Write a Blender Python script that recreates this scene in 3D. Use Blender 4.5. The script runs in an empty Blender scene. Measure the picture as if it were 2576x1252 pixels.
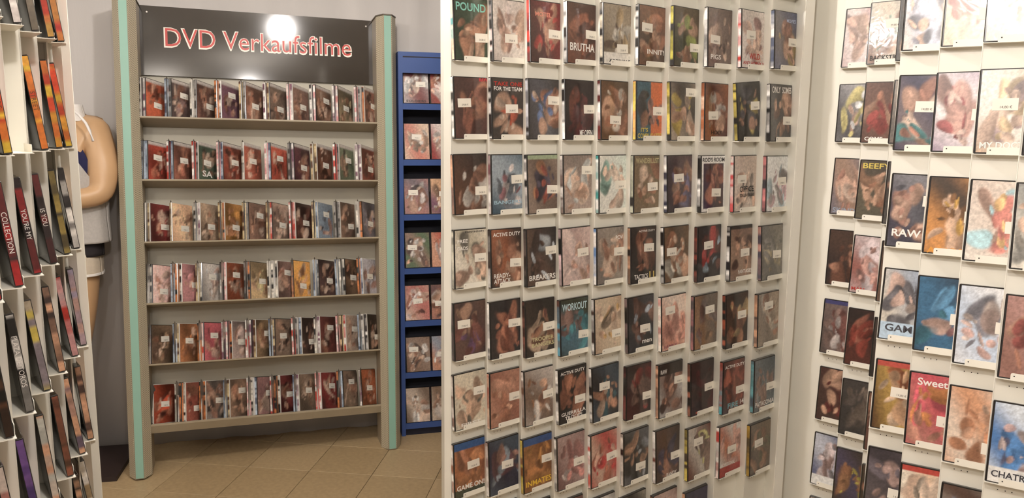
import bpy, bmesh, math, random
import numpy as np
from mathutils import Matrix, Vector
R_ = math.radians
rng = random.Random(7)
nrg = np.random.RandomState(11)
sc = bpy.context.scene
col = sc.collection

# ------------------------------------------------------------------ camera, world, light, exposure
H = 1.67
F = 1980.0
down = Vector((1140 - 1288, 13400 - 626, F)).normalized()      # vanishing point of the plumb lines (x right, y down, z forward)
up_c = -down
fw = Vector((0, 0, 1)); Yc = (fw - up_c * fw.dot(up_c)).normalized(); Xc = Yc.cross(up_c)
RW = Matrix((Xc, Yc, up_c))                                       # camera (x,y down,z) -> world
cam = bpy.data.cameras.new('camera'); co = bpy.data.objects.new('camera', cam); col.objects.link(co)
cx, cy, cz = RW @ Vector((1, 0, 0)), RW @ Vector((0, -1, 0)), RW @ Vector((0, 0, -1))
M = Matrix((cx, cy, cz)).transposed().to_4x4(); M.translation = (0, 0, H)
co.matrix_world = M
cam.sensor_width = 36; cam.lens = 36 * F / 2576; cam.clip_start = .05; cam.clip_end = 60
sc.camera = co
sc.view_settings.view_transform = 'Standard'; sc.view_settings.look = 'None'
sc.view_settings.exposure = -0.15; sc.view_settings.gamma = 1; sc.view_settings.use_curve_mapping = False
w = bpy.data.worlds.new('world'); sc.world = w; w.use_nodes = True
w.node_tree.nodes['Background'].inputs[0].default_value = (1, .9, .78, 1); w.node_tree.nodes['Background'].inputs[1].default_value = .15
def lamp(name, loc, power, radius, color=(1, .935, .885)):
    l = bpy.data.lights.new(name, 'POINT'); l.energy = power; l.shadow_soft_size = radius; l.color = color
    o = bpy.data.objects.new(name, l); o.location = loc; col.objects.link(o)
lamp('ceiling_lamp_or_fill', (-.45, 2.32, 2.66), 66, .05)
lamp('ceiling_lamp_or_fill', (-1.5, 1.0, 2.66), 34, .06)
lamp('ceiling_lamp_or_fill', (.0, .38, 2.60), 62, .06)  # added fill light, not a shop lamp: brightens middle panel and right-hand boards
lamp('ceiling_lamp_or_fill', (-.50, -.75, 2.66), 68, .06)
lamp('ceiling_lamp_or_fill', (-2.6, 2.2, 2.66), 16, .06)

# ------------------------------------------------------------------ materials
def lin(c, k=1.0):
    out = []
    for v in c[:3]:
        v = v / 255.0
        v = v / 12.92 if v <= .04045 else ((v + .055) / 1.055) ** 2.4
        out.append(min(1, v * k))
    return (*out, 1)
MATS = {}
def mat(name, c, rough=.5, metal=0, spec=.5, noise=0, nscale=20, bump=0, bscale=60, coat=0, k=1.0, stretch=None):
    if name in MATS: return MATS[name]
    m = bpy.data.materials.new(name); m.use_nodes = True; nt = m.node_tree; b = nt.nodes['Principled BSDF']
    b.inputs['Base Color'].default_value = lin(c, k); b.inputs['Roughness'].default_value = rough
    b.inputs['Metallic'].default_value = metal; b.inputs['Specular IOR Level'].default_value = spec
    b.inputs['Coat Weight'].default_value = coat; b.inputs['Coat Roughness'].default_value = .1
    if noise or bump:
        tc = nt.nodes.new('ShaderNodeTexCoord'); mp = nt.nodes.new('ShaderNodeMapping')
        nt.links.new(tc.outputs['Object'], mp.inputs[0])
        if stretch: mp.inputs['Scale'].default_value = stretch
    if noise:
        n = nt.nodes.new('ShaderNodeTexNoise'); n.inputs['Scale'].default_value = nscale; n.inputs['Detail'].default_value = 5
        nt.links.new(mp.outputs[0], n.inputs[0])
        r = nt.nodes.new('ShaderNodeValToRGB'); r.color_ramp.elements[0].position = .3; r.color_ramp.elements[1].position = .72
        a = lin(c, k); r.color_ramp.elements[0].color = (*[v * (1 - noise) for v in a[:3]], 1)
        r.color_ramp.elements[1].color = (*[min(1, v * (1 + noise)) for v in a[:3]], 1)
        nt.links.new(n.outputs[0], r.inputs[0]); nt.links.new(r.outputs[0], b.inputs['Base Color'])
    if bump:
        n2 = nt.nodes.new('ShaderNodeTexNoise'); n2.inputs['Scale'].default_value = bscale; n2.inputs['Detail'].default_value = 3
        nt.links.new(mp.outputs[0], n2.inputs[0])
        bp = nt.nodes.new('ShaderNodeBump'); bp.inputs['Strength'].default_value = bump; bp.inputs['Distance'].default_value = .004
        nt.links.new(n2.outputs[0], bp.inputs['Height']); nt.links.new(bp.outputs[0], b.inputs['Normal'])
    MATS[name] = m
    return m
cream = mat('cream_lacquer', (232, 229, 218), .42, noise=.03, nscale=6)
cream_edge = mat('cream_edge', (240, 236, 224), .4)
rack_metal = mat('rack_metal', (158, 146, 124), .45, noise=.05, nscale=8)
rack_inner = mat('rack_inner', (178, 172, 156), .5, noise=.04, nscale=5)
teal = mat('teal_plastic', (136, 176, 160), .45)
cap_m = mat('cap_dark', (92, 84, 72), .5)
sign_m = mat('sign_black', (58, 52, 46), .10, spec=.5, noise=.12, nscale=3, coat=.15)
red_m = mat('letter_red', (190, 48, 36), .4)
white_m = mat('letter_white', (240, 232, 220), .4)
steel = mat('steel', (170, 165, 158), .3, metal=.9)
blue_m = mat('blue_lacquer', (56, 82, 140), .4, noise=.04, nscale=6)
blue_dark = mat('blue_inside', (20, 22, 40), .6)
wall_m = mat('wall_grey', (191, 187, 184), .9, noise=.07, nscale=3, stretch=(1, 1, .12), bump=.1, bscale=90)
ceil_m = mat('ceiling_white', (225, 220, 210), .9)
floor_m = mat('grout', (84, 66, 46), .9)
tile_m = mat('tile', (168, 146, 112), .45, noise=.09, nscale=60, bump=.05, bscale=30)
tile_b = mat('tile_b', (162, 140, 106), .45, noise=.11, nscale=45, bump=.05, bscale=30)
dark_wood = mat('dark_base', (42, 30, 28), .6, noise=.1, nscale=12)
case_k = mat('case_black', (34, 31, 30), .22, coat=.4)
case_clear = mat('case_clear', (196, 192, 184), .15, coat=.5)
paper = mat('sticker_paper', (232, 226, 214), .55)
ink = mat('sticker_ink', (92, 86, 80), .6)
hole_m = mat('hole_dark', (40, 34, 28), .9)
skin_m = mat('mannequin_tan', (194, 158, 120), .42, noise=.03, nscale=7)
grey_cloth = mat('grey_jersey', (176, 172, 168), .95, noise=.06, nscale=90, bump=.3, bscale=120)
white_cloth = mat('white_trim', (228, 224, 220), .9, bump=.2, bscale=150)
navy_cloth = mat('navy_cloth', (28, 30, 72), .85)
black_cloth = mat('black_band', (34, 30, 34), .85)
short_cloth = mat('short_cloth', (196, 184, 166), .9, noise=.05, nscale=60)

def perf_mat():
    m = bpy.data.materials.new('perforated_metal'); m.use_nodes = True; nt = m.node_tree; b = nt.nodes['Principled BSDF']
    tc = nt.nodes.new('ShaderNodeTexCoord'); mp = nt.nodes.new('ShaderNodeMapping'); mp.vector_type = 'POINT'
    sx = nt.nodes.new('ShaderNodeSeparateXYZ'); cb = nt.nodes.new('ShaderNodeCombineXYZ')
    nt.links.new(tc.outputs['Object'], sx.inputs[0]); nt.links.new(sx.outputs[0], cb.inputs[0]); nt.links.new(sx.outputs[2], cb.inputs[1])
    mp.inputs['Rotation'].default_value = (0, 0, R_(45)); nt.links.new(cb.outputs[0], mp.inputs[0])
    v = nt.nodes.new('ShaderNodeTexVoronoi'); v.voronoi_dimensions = '2D'; v.inputs['Scale'].default_value = 1 / .0068; v.inputs['Randomness'].default_value = 0
    nt.links.new(mp.outputs[0], v.inputs['Vector'])
    r = nt.nodes.new('ShaderNodeValToRGB'); r.color_ramp.elements[0].position = .27; r.color_ramp.elements[1].position = .33
    r.color_ramp.elements[0].color = lin((70, 60, 46)); r.color_ramp.elements[1].color = lin((200, 190, 166))
    nt.links.new(v.outputs['Distance'], r.inputs[0]); nt.links.new(r.outputs[0], b.inputs['Base Color'])
    b.inputs['Roughness'].default_value = .45
    return m
perf_m = perf_mat()

def print_mat():
    m = bpy.data.materials.new('printed_sleeve'); m.use_nodes = True; nt = m.node_tree; b = nt.nodes['Principled BSDF']
    a = nt.nodes.new('ShaderNodeAttribute'); a.attribute_name = 'Col'
    tc = nt.nodes.new('ShaderNodeTexCoord')
    oi = nt.nodes.new('ShaderNodeObjectInfo')
    n = nt.nodes.new('ShaderNodeTexNoise'); n.noise_dimensions = '4D'; n.inputs['Scale'].default_value = 110; n.inputs['Detail'].default_value = 4
    ml = nt.nodes.new('ShaderNodeMath'); ml.operation = 'MULTIPLY'; ml.inputs[1].default_value = 50
    nt.links.new(oi.outputs['Random'], ml.inputs[0]); nt.links.new(ml.outputs[0], n.inputs['W'])
    nt.links.new(tc.outputs['Object'], n.inputs[0])
    r = nt.nodes.new('ShaderNodeMapRange'); r.inputs['From Min'].default_value = .3; r.inputs['From Max'].default_value = .7
    r.inputs['To Min'].default_value = .8; r.inputs['To Max'].default_value = 1.2
    nt.links.new(n.outputs[0], r.inputs[0])
    mx = nt.nodes.new('ShaderNodeVectorMath'); mx.operation = 'SCALE'
    nt.links.new(a.outputs['Color'], mx.inputs[0]); nt.links.new(r.outputs[0], mx.inputs['Scale'])
    nt.links.new(mx.outputs[0], b.inputs['Base Color'])
    b.inputs['Roughness'].default_value = .3; b.inputs['Coat Weight'].default_value = .45; b.inputs['Coat Roughness'].default_value = .09
    # crinkled clear film over the sleeve
    n2 = nt.nodes.new('ShaderNodeTexNoise'); n2.noise_dimensions = '4D'; n2.inputs['Scale'].default_value = 22; n2.inputs['Distortion'].default_value = 1.2
    nt.links.new(tc.outputs['Object'], n2.inputs[0]); nt.links.new(ml.outputs[0], n2.inputs['W'])
    bp = nt.nodes.new('ShaderNodeBump'); bp.inputs['Strength'].default_value = .13; bp.inputs['Distance'].default_value = .004
    nt.links.new(n2.outputs[0], bp.inputs['Height']); nt.links.new(bp.outputs[0], b.inputs['Coat Normal'])
    return m
print_m = print_mat()

# ------------------------------------------------------------------ helpers
def tag(o, label=None, cat=None, group=None, kind=None):
    if label: o['label'] = label
    if cat: o['category'] = cat
    if group: o['group'] = group
    if kind: o['kind'] = kind
    return o
def link(name, data, parent=None, mw=None):
    o = bpy.data.objects.new(name, data); col.objects.link(o)
    if parent: o.parent = parent
    if mw is not None: o.matrix_local = mw
    return o
def mesh(name, verts, faces, m, smooth=False):
    me = bpy.data.meshes.new(name); me.from_pydata(verts, [], faces)
    for x in (m if isinstance(m, list) else [m]): me.materials.append(x)
    if smooth: me.shade_smooth()
    return me
BOXF = [(0, 3, 2, 1), (4, 5, 6, 7), (0, 1, 5, 4), (1, 2, 6, 5), (2, 3, 7, 6), (3, 0, 4, 7)]
class MB:
    def __init__(s): s.v = []; s.f = []; s.mi = []
    def box(s, x0, y0, z0, x1, y1, z1, mi=0, T=None):
        n = len(s.v)
        vs = [(x0, y0, z0), (x1, y0, z0), (x1, y1, z0), (x0, y1, z0), (x0, y0, z1), (x1, y0, z1), (x1, y1, z1), (x0, y1, z1)]
        if T is not None: vs = [tuple(T @ Vector(v)) for v in vs]
        s.v += vs; s.f += [tuple(i + n for i in f) for f in BOXF]; s.mi += [mi] * 6
        return s
    def prism(s, poly, z0, z1, mi=0, axis='z'):
        n = len(s.v); k = len(poly)
        for z in (z0, z1):
            for p in poly:
                s.v.append((p[0], p[1], z) if axis == 'z' else ((z, p[0], p[1]) if axis == 'x' else (p[0], z, p[1])))
        rev = axis == 'y'
        fs = [tuple(range(n + k - 1, n - 1, -1)), tuple(range(n + k, n + 2 * k))] + [(n + i, n + (i + 1) % k, n + k + (i + 1) % k, n + k + i) for i in range(k)]
        s.f += [f[::-1] for f in fs] if rev else fs; s.mi += [mi] * (k + 2)
        return s
    def me(s, name, m, smooth=False):
        x = mesh(name, s.v, s.f, m, smooth)
        x.polygons.foreach_set('material_index', s.mi)
        return x
    def build(s, name, m, parent=None, mw=None): return link(name, s.me(name, m), parent, mw)
def az(a): return Vector((math.sin(R_(a)), math.cos(R_(a)), 0))
def frame(o, a):                       # X along azimuth a, Z up, Y away from whoever faces it
    d = az(a); up = Vector((0, 0, 1)); y = up.cross(d)
    m = Matrix((d, y, up)).transposed().to_4x4(); m.translation = o
    return m
def hit_depth(px, py, D): return Vector((0, 0, H)) + RW @ Vector(((px - 1288) / F, (py - 626) / F, 1)) * D
ORD = ['first', 'second', 'third', 'fourth', 'fifth', 'sixth', 'seventh', 'eighth', 'ninth', 'tenth']

_txt = {}
def text_mesh(s, offset=0.0, extrude=0.0, bold=False):
    key = (s, offset, extrude)
    if key in _txt: return _txt[key]
    c = bpy.data.curves.new('t', 'FONT'); c.body = s; c.size = 1; c.offset = offset; c.extrude = extrude; c.resolution_u = 3
    o = bpy.data.objects.new('t', c); col.objects.link(o)
    bpy.context.view_layer.update()
    me = bpy.data.meshes.new_from_object(o.evaluated_get(bpy.context.evaluated_depsgraph_get()))
    bpy.data.objects.remove(o)
    n = len(me.vertices); a = np.empty(n * 3); me.vertices.foreach_get('co', a); a = a.reshape(-1, 3)
    lo, hi = a.min(0), a.max(0)
    _txt[key] = (a, lo, hi, [tuple(p.vertices) for p in me.polygons])
    bpy.data.meshes.remove(me)
    return _txt[key]
def lettering(name, s, m, cx_, cz_, wmax, h, y, parent, offset=0.0, extrude=0.0, depth=.001, vertical=False, stretch=True):
    a, lo, hi, fs = text_mesh(s, offset, extrude)
    k = h / (hi[1] - lo[1]); kx = k
    if (hi[0] - lo[0]) * kx > wmax or stretch: kx = wmax / (hi[0] - lo[0])
    if not stretch: k = min(k, kx * 1.6)
    x = (a[:, 0] - (lo[0] + hi[0]) / 2) * kx; z = (a[:, 1] - (lo[1] + hi[1]) / 2) * k; yy = -a[:, 2] * depth / max(extrude, 1e-6) if extrude else a[:, 2] * 0
    if vertical: x, z = z, -x
    v = np.stack([x, yy, z], 1)
    me = mesh(name, v.tolist(), fs, m)
    return link(name, me, parent, Matrix.Translation((cx_, y, cz_)))

COLN = [('black', (35, 30, 30)), ('dark brown', (75, 52, 42)), ('brown', (125, 85, 62)), ('tan', (185, 145, 110)), ('cream', (222, 210, 190)),
        ('white', (236, 232, 226)), ('grey', (130, 126, 122)), ('dark grey', (72, 70, 70)), ('pink', (215, 150, 150)), ('red', (180, 50, 42)),
        ('dark red', (110, 35, 35)), ('orange', (205, 120, 50)), ('rust orange', (165, 75, 45)), ('yellow', (222, 190, 70)), ('olive green', (98, 98, 70)),
        ('dark green', (52, 70, 52)), ('blue', (60, 110, 170)), ('pale blue', (165, 190, 215)), ('dark blue', (40, 48, 85)), ('purple', (105, 70, 120)), ('mauve', (150, 115, 118)), ('pale grey', (180, 176, 172)), ('teal', (80, 150, 150))]
def cname(c): return min(COLN, key=lambda n: sum((a - b) ** 2 for a, b in zip(n[1], c)))[0]

# ------------------------------------------------------------------ DVD cases
CW, CH, CT = .135, .190, .0145
def round_case():
    bm = bmesh.new(); bmesh.ops.create_cube(bm, size=1)
    for v in bm.verts: v.co = Vector(((v.co.x + .5) * CW, (v.co.y + .5) * CT, (v.co.z + .5) * CH))
    bmesh.ops.bevel(bm, geom=bm.edges[:], offset=.0016, segments=1, affect='EDGES', profile=.6)
    me = bpy.data.meshes.new('dvd_case'); bm.to_mesh(me); bm.free(); return me
case_me = {}
for nm, m in (('black', case_k), ('clear', case_clear)):
    x = round_case(); x.materials.append(m); case_me[nm] = x

_topo = {}
def topo(nx, ny):
    if (nx, ny) not in _topo:
        f = []
        for j in range(ny - 1):
            for i in range(nx - 1):
                a = j * nx + i; f.append((a, a + 1, a + nx + 1, a + nx))
        _topo[(nx, ny)] = f
    return _topo[(nx, ny)]
def sleeve(name, x0, x1, z0, z1, nx, ny, rgb, normal='front', y=-.0004):
    """a printed sheet: grid of vertices carrying the print's colours (rgb: ny x nx x 3, row 0 at the bottom)"""
    gx, gz = np.meshgrid(np.linspace(x0, x1, nx), np.linspace(z0, z1, ny))
    if normal == 'front': v = np.stack([gx.ravel(), np.full(gx.size, y), gz.ravel()], 1)
    else: v = np.stack([np.full(gx.size, y), (x0 + x1) - gx.ravel(), gz.ravel()], 1)
    me = bpy.data.meshes.new(name); me.from_pydata(v.tolist(), [], topo(nx, ny)); me.materials.append(print_m)
    ca = me.color_attributes.new('Col', 'FLOAT_COLOR', 'POINT')
    c = np.ones((nx * ny, 4)); c[:, :3] = rgb.reshape(-1, 3)
    ca.data.foreach_set('color', c.ravel())
    return me
L3 = lambda c: np.array(lin(c)[:3])
SKIN = [(205, 158, 128), (222, 182, 152), (168, 112, 84), (188, 136, 108), (120, 76, 58)]
def art(bg, bg2, acc, nx=20, ny=28, n=5, seed=0, split=None, band=None, foot=None, frame_=None):
    r = np.random.RandomState(seed)
    X, Z = np.meshgrid(np.linspace(0, 1, nx), np.linspace(1, 0, ny)[::-1] * 1.0)   # Z 0 bottom .. 1 top
    Z = np.linspace(0, 1, ny)[:, None] * np.ones((1, nx))
    a, b = L3(bg), L3(bg2)
    t = np.clip(.5 + .5 * np.sin(X * r.uniform(1, 5) + Z * r.uniform(1, 5) + r.uniform(0, 6)) , 0, 1)
    if split: t = (X > split).astype(float)
    c = a * (1 - t[..., None]) + b * t[..., None]
    def wave(sc):                      # smooth random field, used to warp the patches so that no edge is regular
        w_ = 0
        for _ in range(4):
            p, q_, f0 = r.uniform(-1, 1), r.uniform(-1, 1), r.uniform(0, 6.3)
            w_ = w_ + np.sin((X * p + Z * q_) * sc + f0)
        return w_ / 4
    wx, wz, w2 = wave(9) * .16, wave(9) * .16, wave(22)
    for i in range(int(n * 2.6)):
        cc = (L3(acc[r.randint(len(acc))]) * .72 + a * .28) * r.uniform(.6, 1.1)
        big_ = i < n * .8
        x, z = r.uniform(.12, .9), r.uniform(.15, .8)
        sx, sz = (r.uniform(.09, .2), r.uniform(.12, .32)) if big_ else (r.uniform(.03, .1), r.uniform(.04, .14))
        th = r.uniform(-.8, .8)
        dx, dz = X - x + wx, (Z - z) * 1.35 + wz
        u, v = dx * math.cos(th) + dz * math.sin(th), -dx * math.sin(th) + dz * math.cos(th)
        d = (u / sx) ** 2 + (v / sz) ** 2 + .35 * w2
        k = 1 / (1 + np.exp((d - 1) * 9))
        cc = cc * (1 + .35 * np.sin(u / sx * 1.7 + r.uniform(0, 6)))[..., None]
        c = c * (1 - k[..., None]) + cc * k[..., None]
    c = c * (1 + r.uniform(-.12, .12, (ny, nx, 1)))
    if band:
        k = (Z > band[1])[..., None]; c = np.where(k, L3(band[0]), c)
    if foot:
        k = (Z < foot[1])[..., None]; c = np.where(k, L3(foot[0]), c)
    if frame_ is not None:
        k = ((X < .06) | (X > .94) | (Z < .05) | (Z > .86))[..., None]; c = np.where(k, L3(frame_), c)
    g_ = c.mean(2, keepdims=True); c = g_ + (c - g_) * .84
    return np.clip(c, .006, .9)
def spine_art(c1, c2, nx=3, ny=24, seed=0):
    r = np.random.RandomState(seed); c = np.ones((ny, nx, 3)) * L3(c1)
    j = 0
    while j < ny:
        h = r.randint(1, 5)
        m_ = r.choice([0, .25, .6, 1]); c[j:j + h] = (L3(c1) * (1 - m_) + L3(c2) * m_) * r.uniform(.75, 1.1)
        j += h
    return np.clip(c, .004, .95)
sticker_me = MB().box(-.025, -.0006, -.0135, .025, 0, .0135).me('price_sticker', paper)
price_me = {}
def price_mesh(s):
    if s not in price_me:
        a, lo, hi, fs = text_mesh(s)
        k = .0068 / (hi[1] - lo[1])
        v = np.stack([(a[:, 0] - (lo[0] + hi[0]) / 2) * k, a[:, 2] * 0, (a[:, 1] - (lo[1] + hi[1]) / 2) * k - .006], 1)
        price_me[s] = mesh('price', v.tolist(), fs, ink)
    return price_me[s]
SEED = [100]
def dvd(mw, label, group, bg, bg2=None, acc=SKIN, titles=(), sticker=None, price='29,80 €', spine=None, body='black', res=(20, 28), n=5, spine_text=None, front=True, **kw):
    SEED[0] += 1; sd = SEED[0]
    o = link('dvd_case', case_me[body], None); o.matrix_world = mw
    tag(o, label, 'DVD', group)
    bg2 = bg2 or tuple(int(v * .7) for v in bg)
    if front:
        rgb = art(bg, bg2, acc, res[0], res[1], n, sd, **kw)
        link('cover', sleeve('cover', .0045, CW - .003, .003, CH - .003, res[0], res[1], rgb), o)
    s1, s2 = spine or (tuple(int(v * .55) for v in bg), acc[0])
    link('spine', sleeve('spine', .0015, CT - .0015, .003, CH - .003, 3, 24, spine_art(s1, s2, seed=sd), 'side', -.0004), o)
    if spine_text:
        a, lo, hi, fs = text_mesh(spine_text[0]); k = .0085 / (hi[1] - lo[1]); Lw = min(.15, (hi[0] - lo[0]) * k); kx = Lw / (hi[0] - lo[0])
        # reads downwards on the spine
        zz = -(a[:, 0] - (lo[0] + hi[0]) / 2) * kx; yy = -(a[:, 1] - (lo[1] + hi[1]) / 2) * k
        v = np.stack([zz * 0 - .0008, yy + CT / 2, zz + CH * .52], 1)
        link('spine_title', mesh('spine_title', v.tolist(), fs, flat(spine_text[1])), o)
    for t in titles:
        s, c, v, h = t[:4]; wm = t[4] if len(t) > 4 else .84; xc = t[5] if len(t) > 5 else .5
        lettering('title', s, flat(c), CW * xc, CH * (1 - v), CW * wm, CH * h, -.0009, o, offset=.018)
    if sticker:
        st = link('price_sticker', sticker_me, o, Matrix.Translation((CW * min(.8, max(.22, sticker[0])), -.0004, CH * (1 - sticker[1]))) @ Matrix.Rotation(R_(rng.uniform(-2.5, 2.5)), 4, 'Y'))
        link('price', price_mesh(price), st, Matrix.Translation((.002, -.0009, 0)))
    return o
def flat(c): return mat('ink_%d_%d_%d' % tuple(c), c, .4)
W_, K_, RD, YL = (236, 232, 226), (34, 32, 30), (180, 54, 44), (204, 184, 92)

# ------------------------------------------------------------------ the room
T0 = frame(Vector((-1.012, 3.345, 0)), 7 + 90)      # tile grid
fl = link('floor', MB().box(-3.2, -2.2, -.06, 3.0, 5.4, -.004).me('floor', floor_m)); tag(fl, kind='structure')
TS = .3135
tm = []
for m in (tile_m, tile_b):
    bm = bmesh.new(); bmesh.ops.create_cube(bm, size=1)
    for v in bm.verts: v.co = Vector((v.co.x * (TS - .0022), v.co.y * (TS - .0022), (v.co.z - .5) * .006))
    bmesh.ops.bevel(bm, geom=[e for e in bm.edges if e.verts[0].co.z > -.001 and e.verts[1].co.z > -.001], offset=.0012, segments=1, affect='EDGES')
    x = bpy.data.meshes.new('tile'); bm.to_mesh(x); bm.free(); x.materials.append(m); tm.append(x)
a7 = R_(-7)
ux, uy = Vector((math.cos(a7), math.sin(a7), 0)), Vector((-math.sin(a7), math.cos(a7), 0))
for i in range(-4, 9):
    for j in range(-11, 4):
        c = Vector((-1.012, 3.345, 0)) + ux * TS * (i + .5) + uy * TS * (j + .42)
        if -2.9 < c.x < 1.6 and -.3 < c.y < 4.5:
            o = link('tile', tm[rng.random() < .4], fl, Matrix.Translation(c) @ Matrix.Rotation(a7 + R_(rng.uniform(-.12, .12)), 4, 'Z'))
# back wall: softly pleated wall covering
bw = Matrix(frame(Vector((-1.8, 3.955, 0)), 75))
v = []; f = []; nx = 150
for i in range(nx + 1):
    x = -1.6 + 5.2 * i / nx; y = .006 * math.sin(x * 23) + .005 * math.sin(x * 41 + 1) + .004 * math.sin(x * 9.3)
    v += [(x, y, 0), (x, y, 2.9), (x, .12, 0), (x, .12, 2.9)]
for i in range(nx):
    a = 4 * i; f += [(a, a + 4, a + 5, a + 1), (a + 2, a + 3, a + 7, a + 6), (a + 1, a + 5, a + 7, a + 3), (a, a + 2, a + 6, a + 4)]
o = link('wall_back', mesh('wall_back', v, f, wall_m, True)); o.matrix_world = bw; tag(o, kind='structure')
for nm, b in (('wall_left', (-3.3, -2.2, 0, -3.2, 5.4, 2.9)), ('wall_front', (-3.2, -2.3, 0, 3, -2.2, 2.9)), ('wall_right', (2.6, -2.2, 0, 2.7, 5.4, 2.9))):
    o = MB().box(*b).build(nm, wall_m); tag(o, kind='structure')
o = MB().box(-3.3, -2.3, 2.9, 3, 5.4, 3.0).build('ceiling', ceil_m); tag(o, kind='structure')

# ------------------------------------------------------------------ saw-tooth display panels
def fixture(name, O, a, pitch, theta, k0, k1, rows, row_pitch, top, label, extra=(), end_left=None, end_right=None, empty=(), hole_rows=0, skipback=False, ld=.0245, shift=.02, turned_board=0):
    """O: world point at ledge level of row 0, column 0 (forward edge line); rows: list of row indices"""
    base = Vector((O.x, O.y, 0)); z0 = O.z
    T = frame(base, a) @ Matrix.Translation((0, shift, 0))
    root = link(name, None); root.matrix_world = T; tag(root, label, 'display panel')
    th = R_(theta); wp = pitch / math.cos(th); dp = pitch * math.tan(th)
    t = .0015
    plate = MB()
    plate.prism([(0, 0), (pitch, dp), (pitch, 0), (pitch + t, 0), (pitch + t, dp + t), (pitch, dp + 2 * t), (0, 2 * t)], .0, top)
    pm = plate.me('pocket_column', cream)
    wl = wp - .004
    led = MB(); led.box(.002, -ld, -.0015, wl, .001, 0)                    # tray
    r = .004; lip = [(.030, -.0015), (wl, -.0015), (wl, .0155), (.030 + r, .0155), (.0308, .0143), (.030, .0155 - r)]
    n = len(led.v); led.prism(lip, -ld - .001, -ld + .0002, 0, 'y')
    led.prism([(.037 + .0016 * math.cos(q), .009 + .0016 * math.sin(q)) for q in [i * math.pi / 3 for i in range(6)]], -ld - .0013, -ld - .0009, 1, 'y')
    lm = led.me('ledge', [cream_edge, hole_m])
    hb = MB()
    for q in (.03, .045, .058, .105):
        hb.prism([(q + .0014 * math.cos(s), -.022 + .0014 * math.sin(s)) for s in [i * math.pi / 3 for i in range(6)]], -.0004, .0, 0, 'y')
    hm = hb.me('peg_hole', hole_m)
    for k in list(range(k0, k1)) + list(extra):
        link('pocket_column', pm, root, Matrix.Translation((k * pitch, 0, 0)))
        for i in rows:
            z = z0 - i * row_pitch
            if z < .05 or z > top - .05: continue
            if (i, k) in empty: continue
            Mk = Matrix.Translation((k * pitch, 0, z)) @ Matrix.Rotation(th, 4, 'Z')
            le = link('ledge', lm, root, Mk)
            if hole_rows and i >= hole_rows: tag(link('peg_holes', hm, le), kind='stuff')
    if not skipback: MB().box(k0 * pitch, dp + .006, 0, k1 * pitch, dp + .03, top).build('backing_board', cream, root)
    if turned_board: link('side_board', MB().box(-turned_board, 0, 0, 0, .02, top).me('side_board', cream), root, Matrix.Rotation(th * .55, 4, 'Z'))
    for nm, e in (('end_post', end_left), ('edge_strip', end_right)):
        if e: MB().box(e[0], e[2], 0, e[1], e[3], top).build(nm, cream, root)
    def place(i, k, dx=.0015, yaw=0, roll=0, rec=3, lift=0):
        z = z0 - i * row_pitch + .0004
        return (T @ Matrix.Translation((k * pitch, 0, z + lift)) @ Matrix.Rotation(th, 4, 'Z') @ Matrix.Translation((dx, -ld + .0022, 0))
                @ Matrix.Rotation(R_(yaw), 4, 'Z') @ Matrix.Rotation(R_(-rec), 4, 'X') @ Matrix.Rotation(R_(roll), 4, 'Y'))
    return place

Pm = hit_depth(1140, 350, 2.43)
PO = Pm + az(79) * -.0035; PO.z = Pm.z + .2375
ptop = 2.36
mid = fixture('pocket_panel', PO, 79, .1170, 28.5, 0, 10, list(range(-2, 8)), .2367, ptop,
              'white metal wall panel with ten angled columns of small pockets', end_left=(-.0245, -.001, -.004, .09), end_right=(1.171, 1.203, -.004, .09),
              empty={(7, 8), (7, 9)}, hole_rows=4, shift=.012)
Ps = hit_depth(2116, 172, 2.62)
small = fixture('pocket_panel', Ps, 169, .1369, 37, 0, 4, list(range(-2, 8)), .2422, ptop, 'cream wall panel in the corner with narrow angled pockets, partly hidden',
                hole_rows=4, shift=0, turned_board=.30)
Pb = hit_depth(2266, 131, 2.0)
big = fixture('pocket_panel', Pb, 159.8, .1158, 37, 0, 6, list(range(-2, 8)), .2476, ptop, 'cream pocket panel nearest the right edge, holding large covers', hole_rows=3, shift=0)
Pl = hit_depth(40, 391, 1.37)
Pl = Pl + az(-17.5) * (-.008); Pl.z += .2352
left = fixture('pocket_panel', Pl, -17.5, .124, 22, -3, 4, list(range(-2, 8)), .2352, 2.06, 'cream pocket panel at the left edge seen side-on, full of spines',
               end_right=(.486, .492, -.038, -.021), extra=(3.72,), ld=.038, shift=.038)

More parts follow.
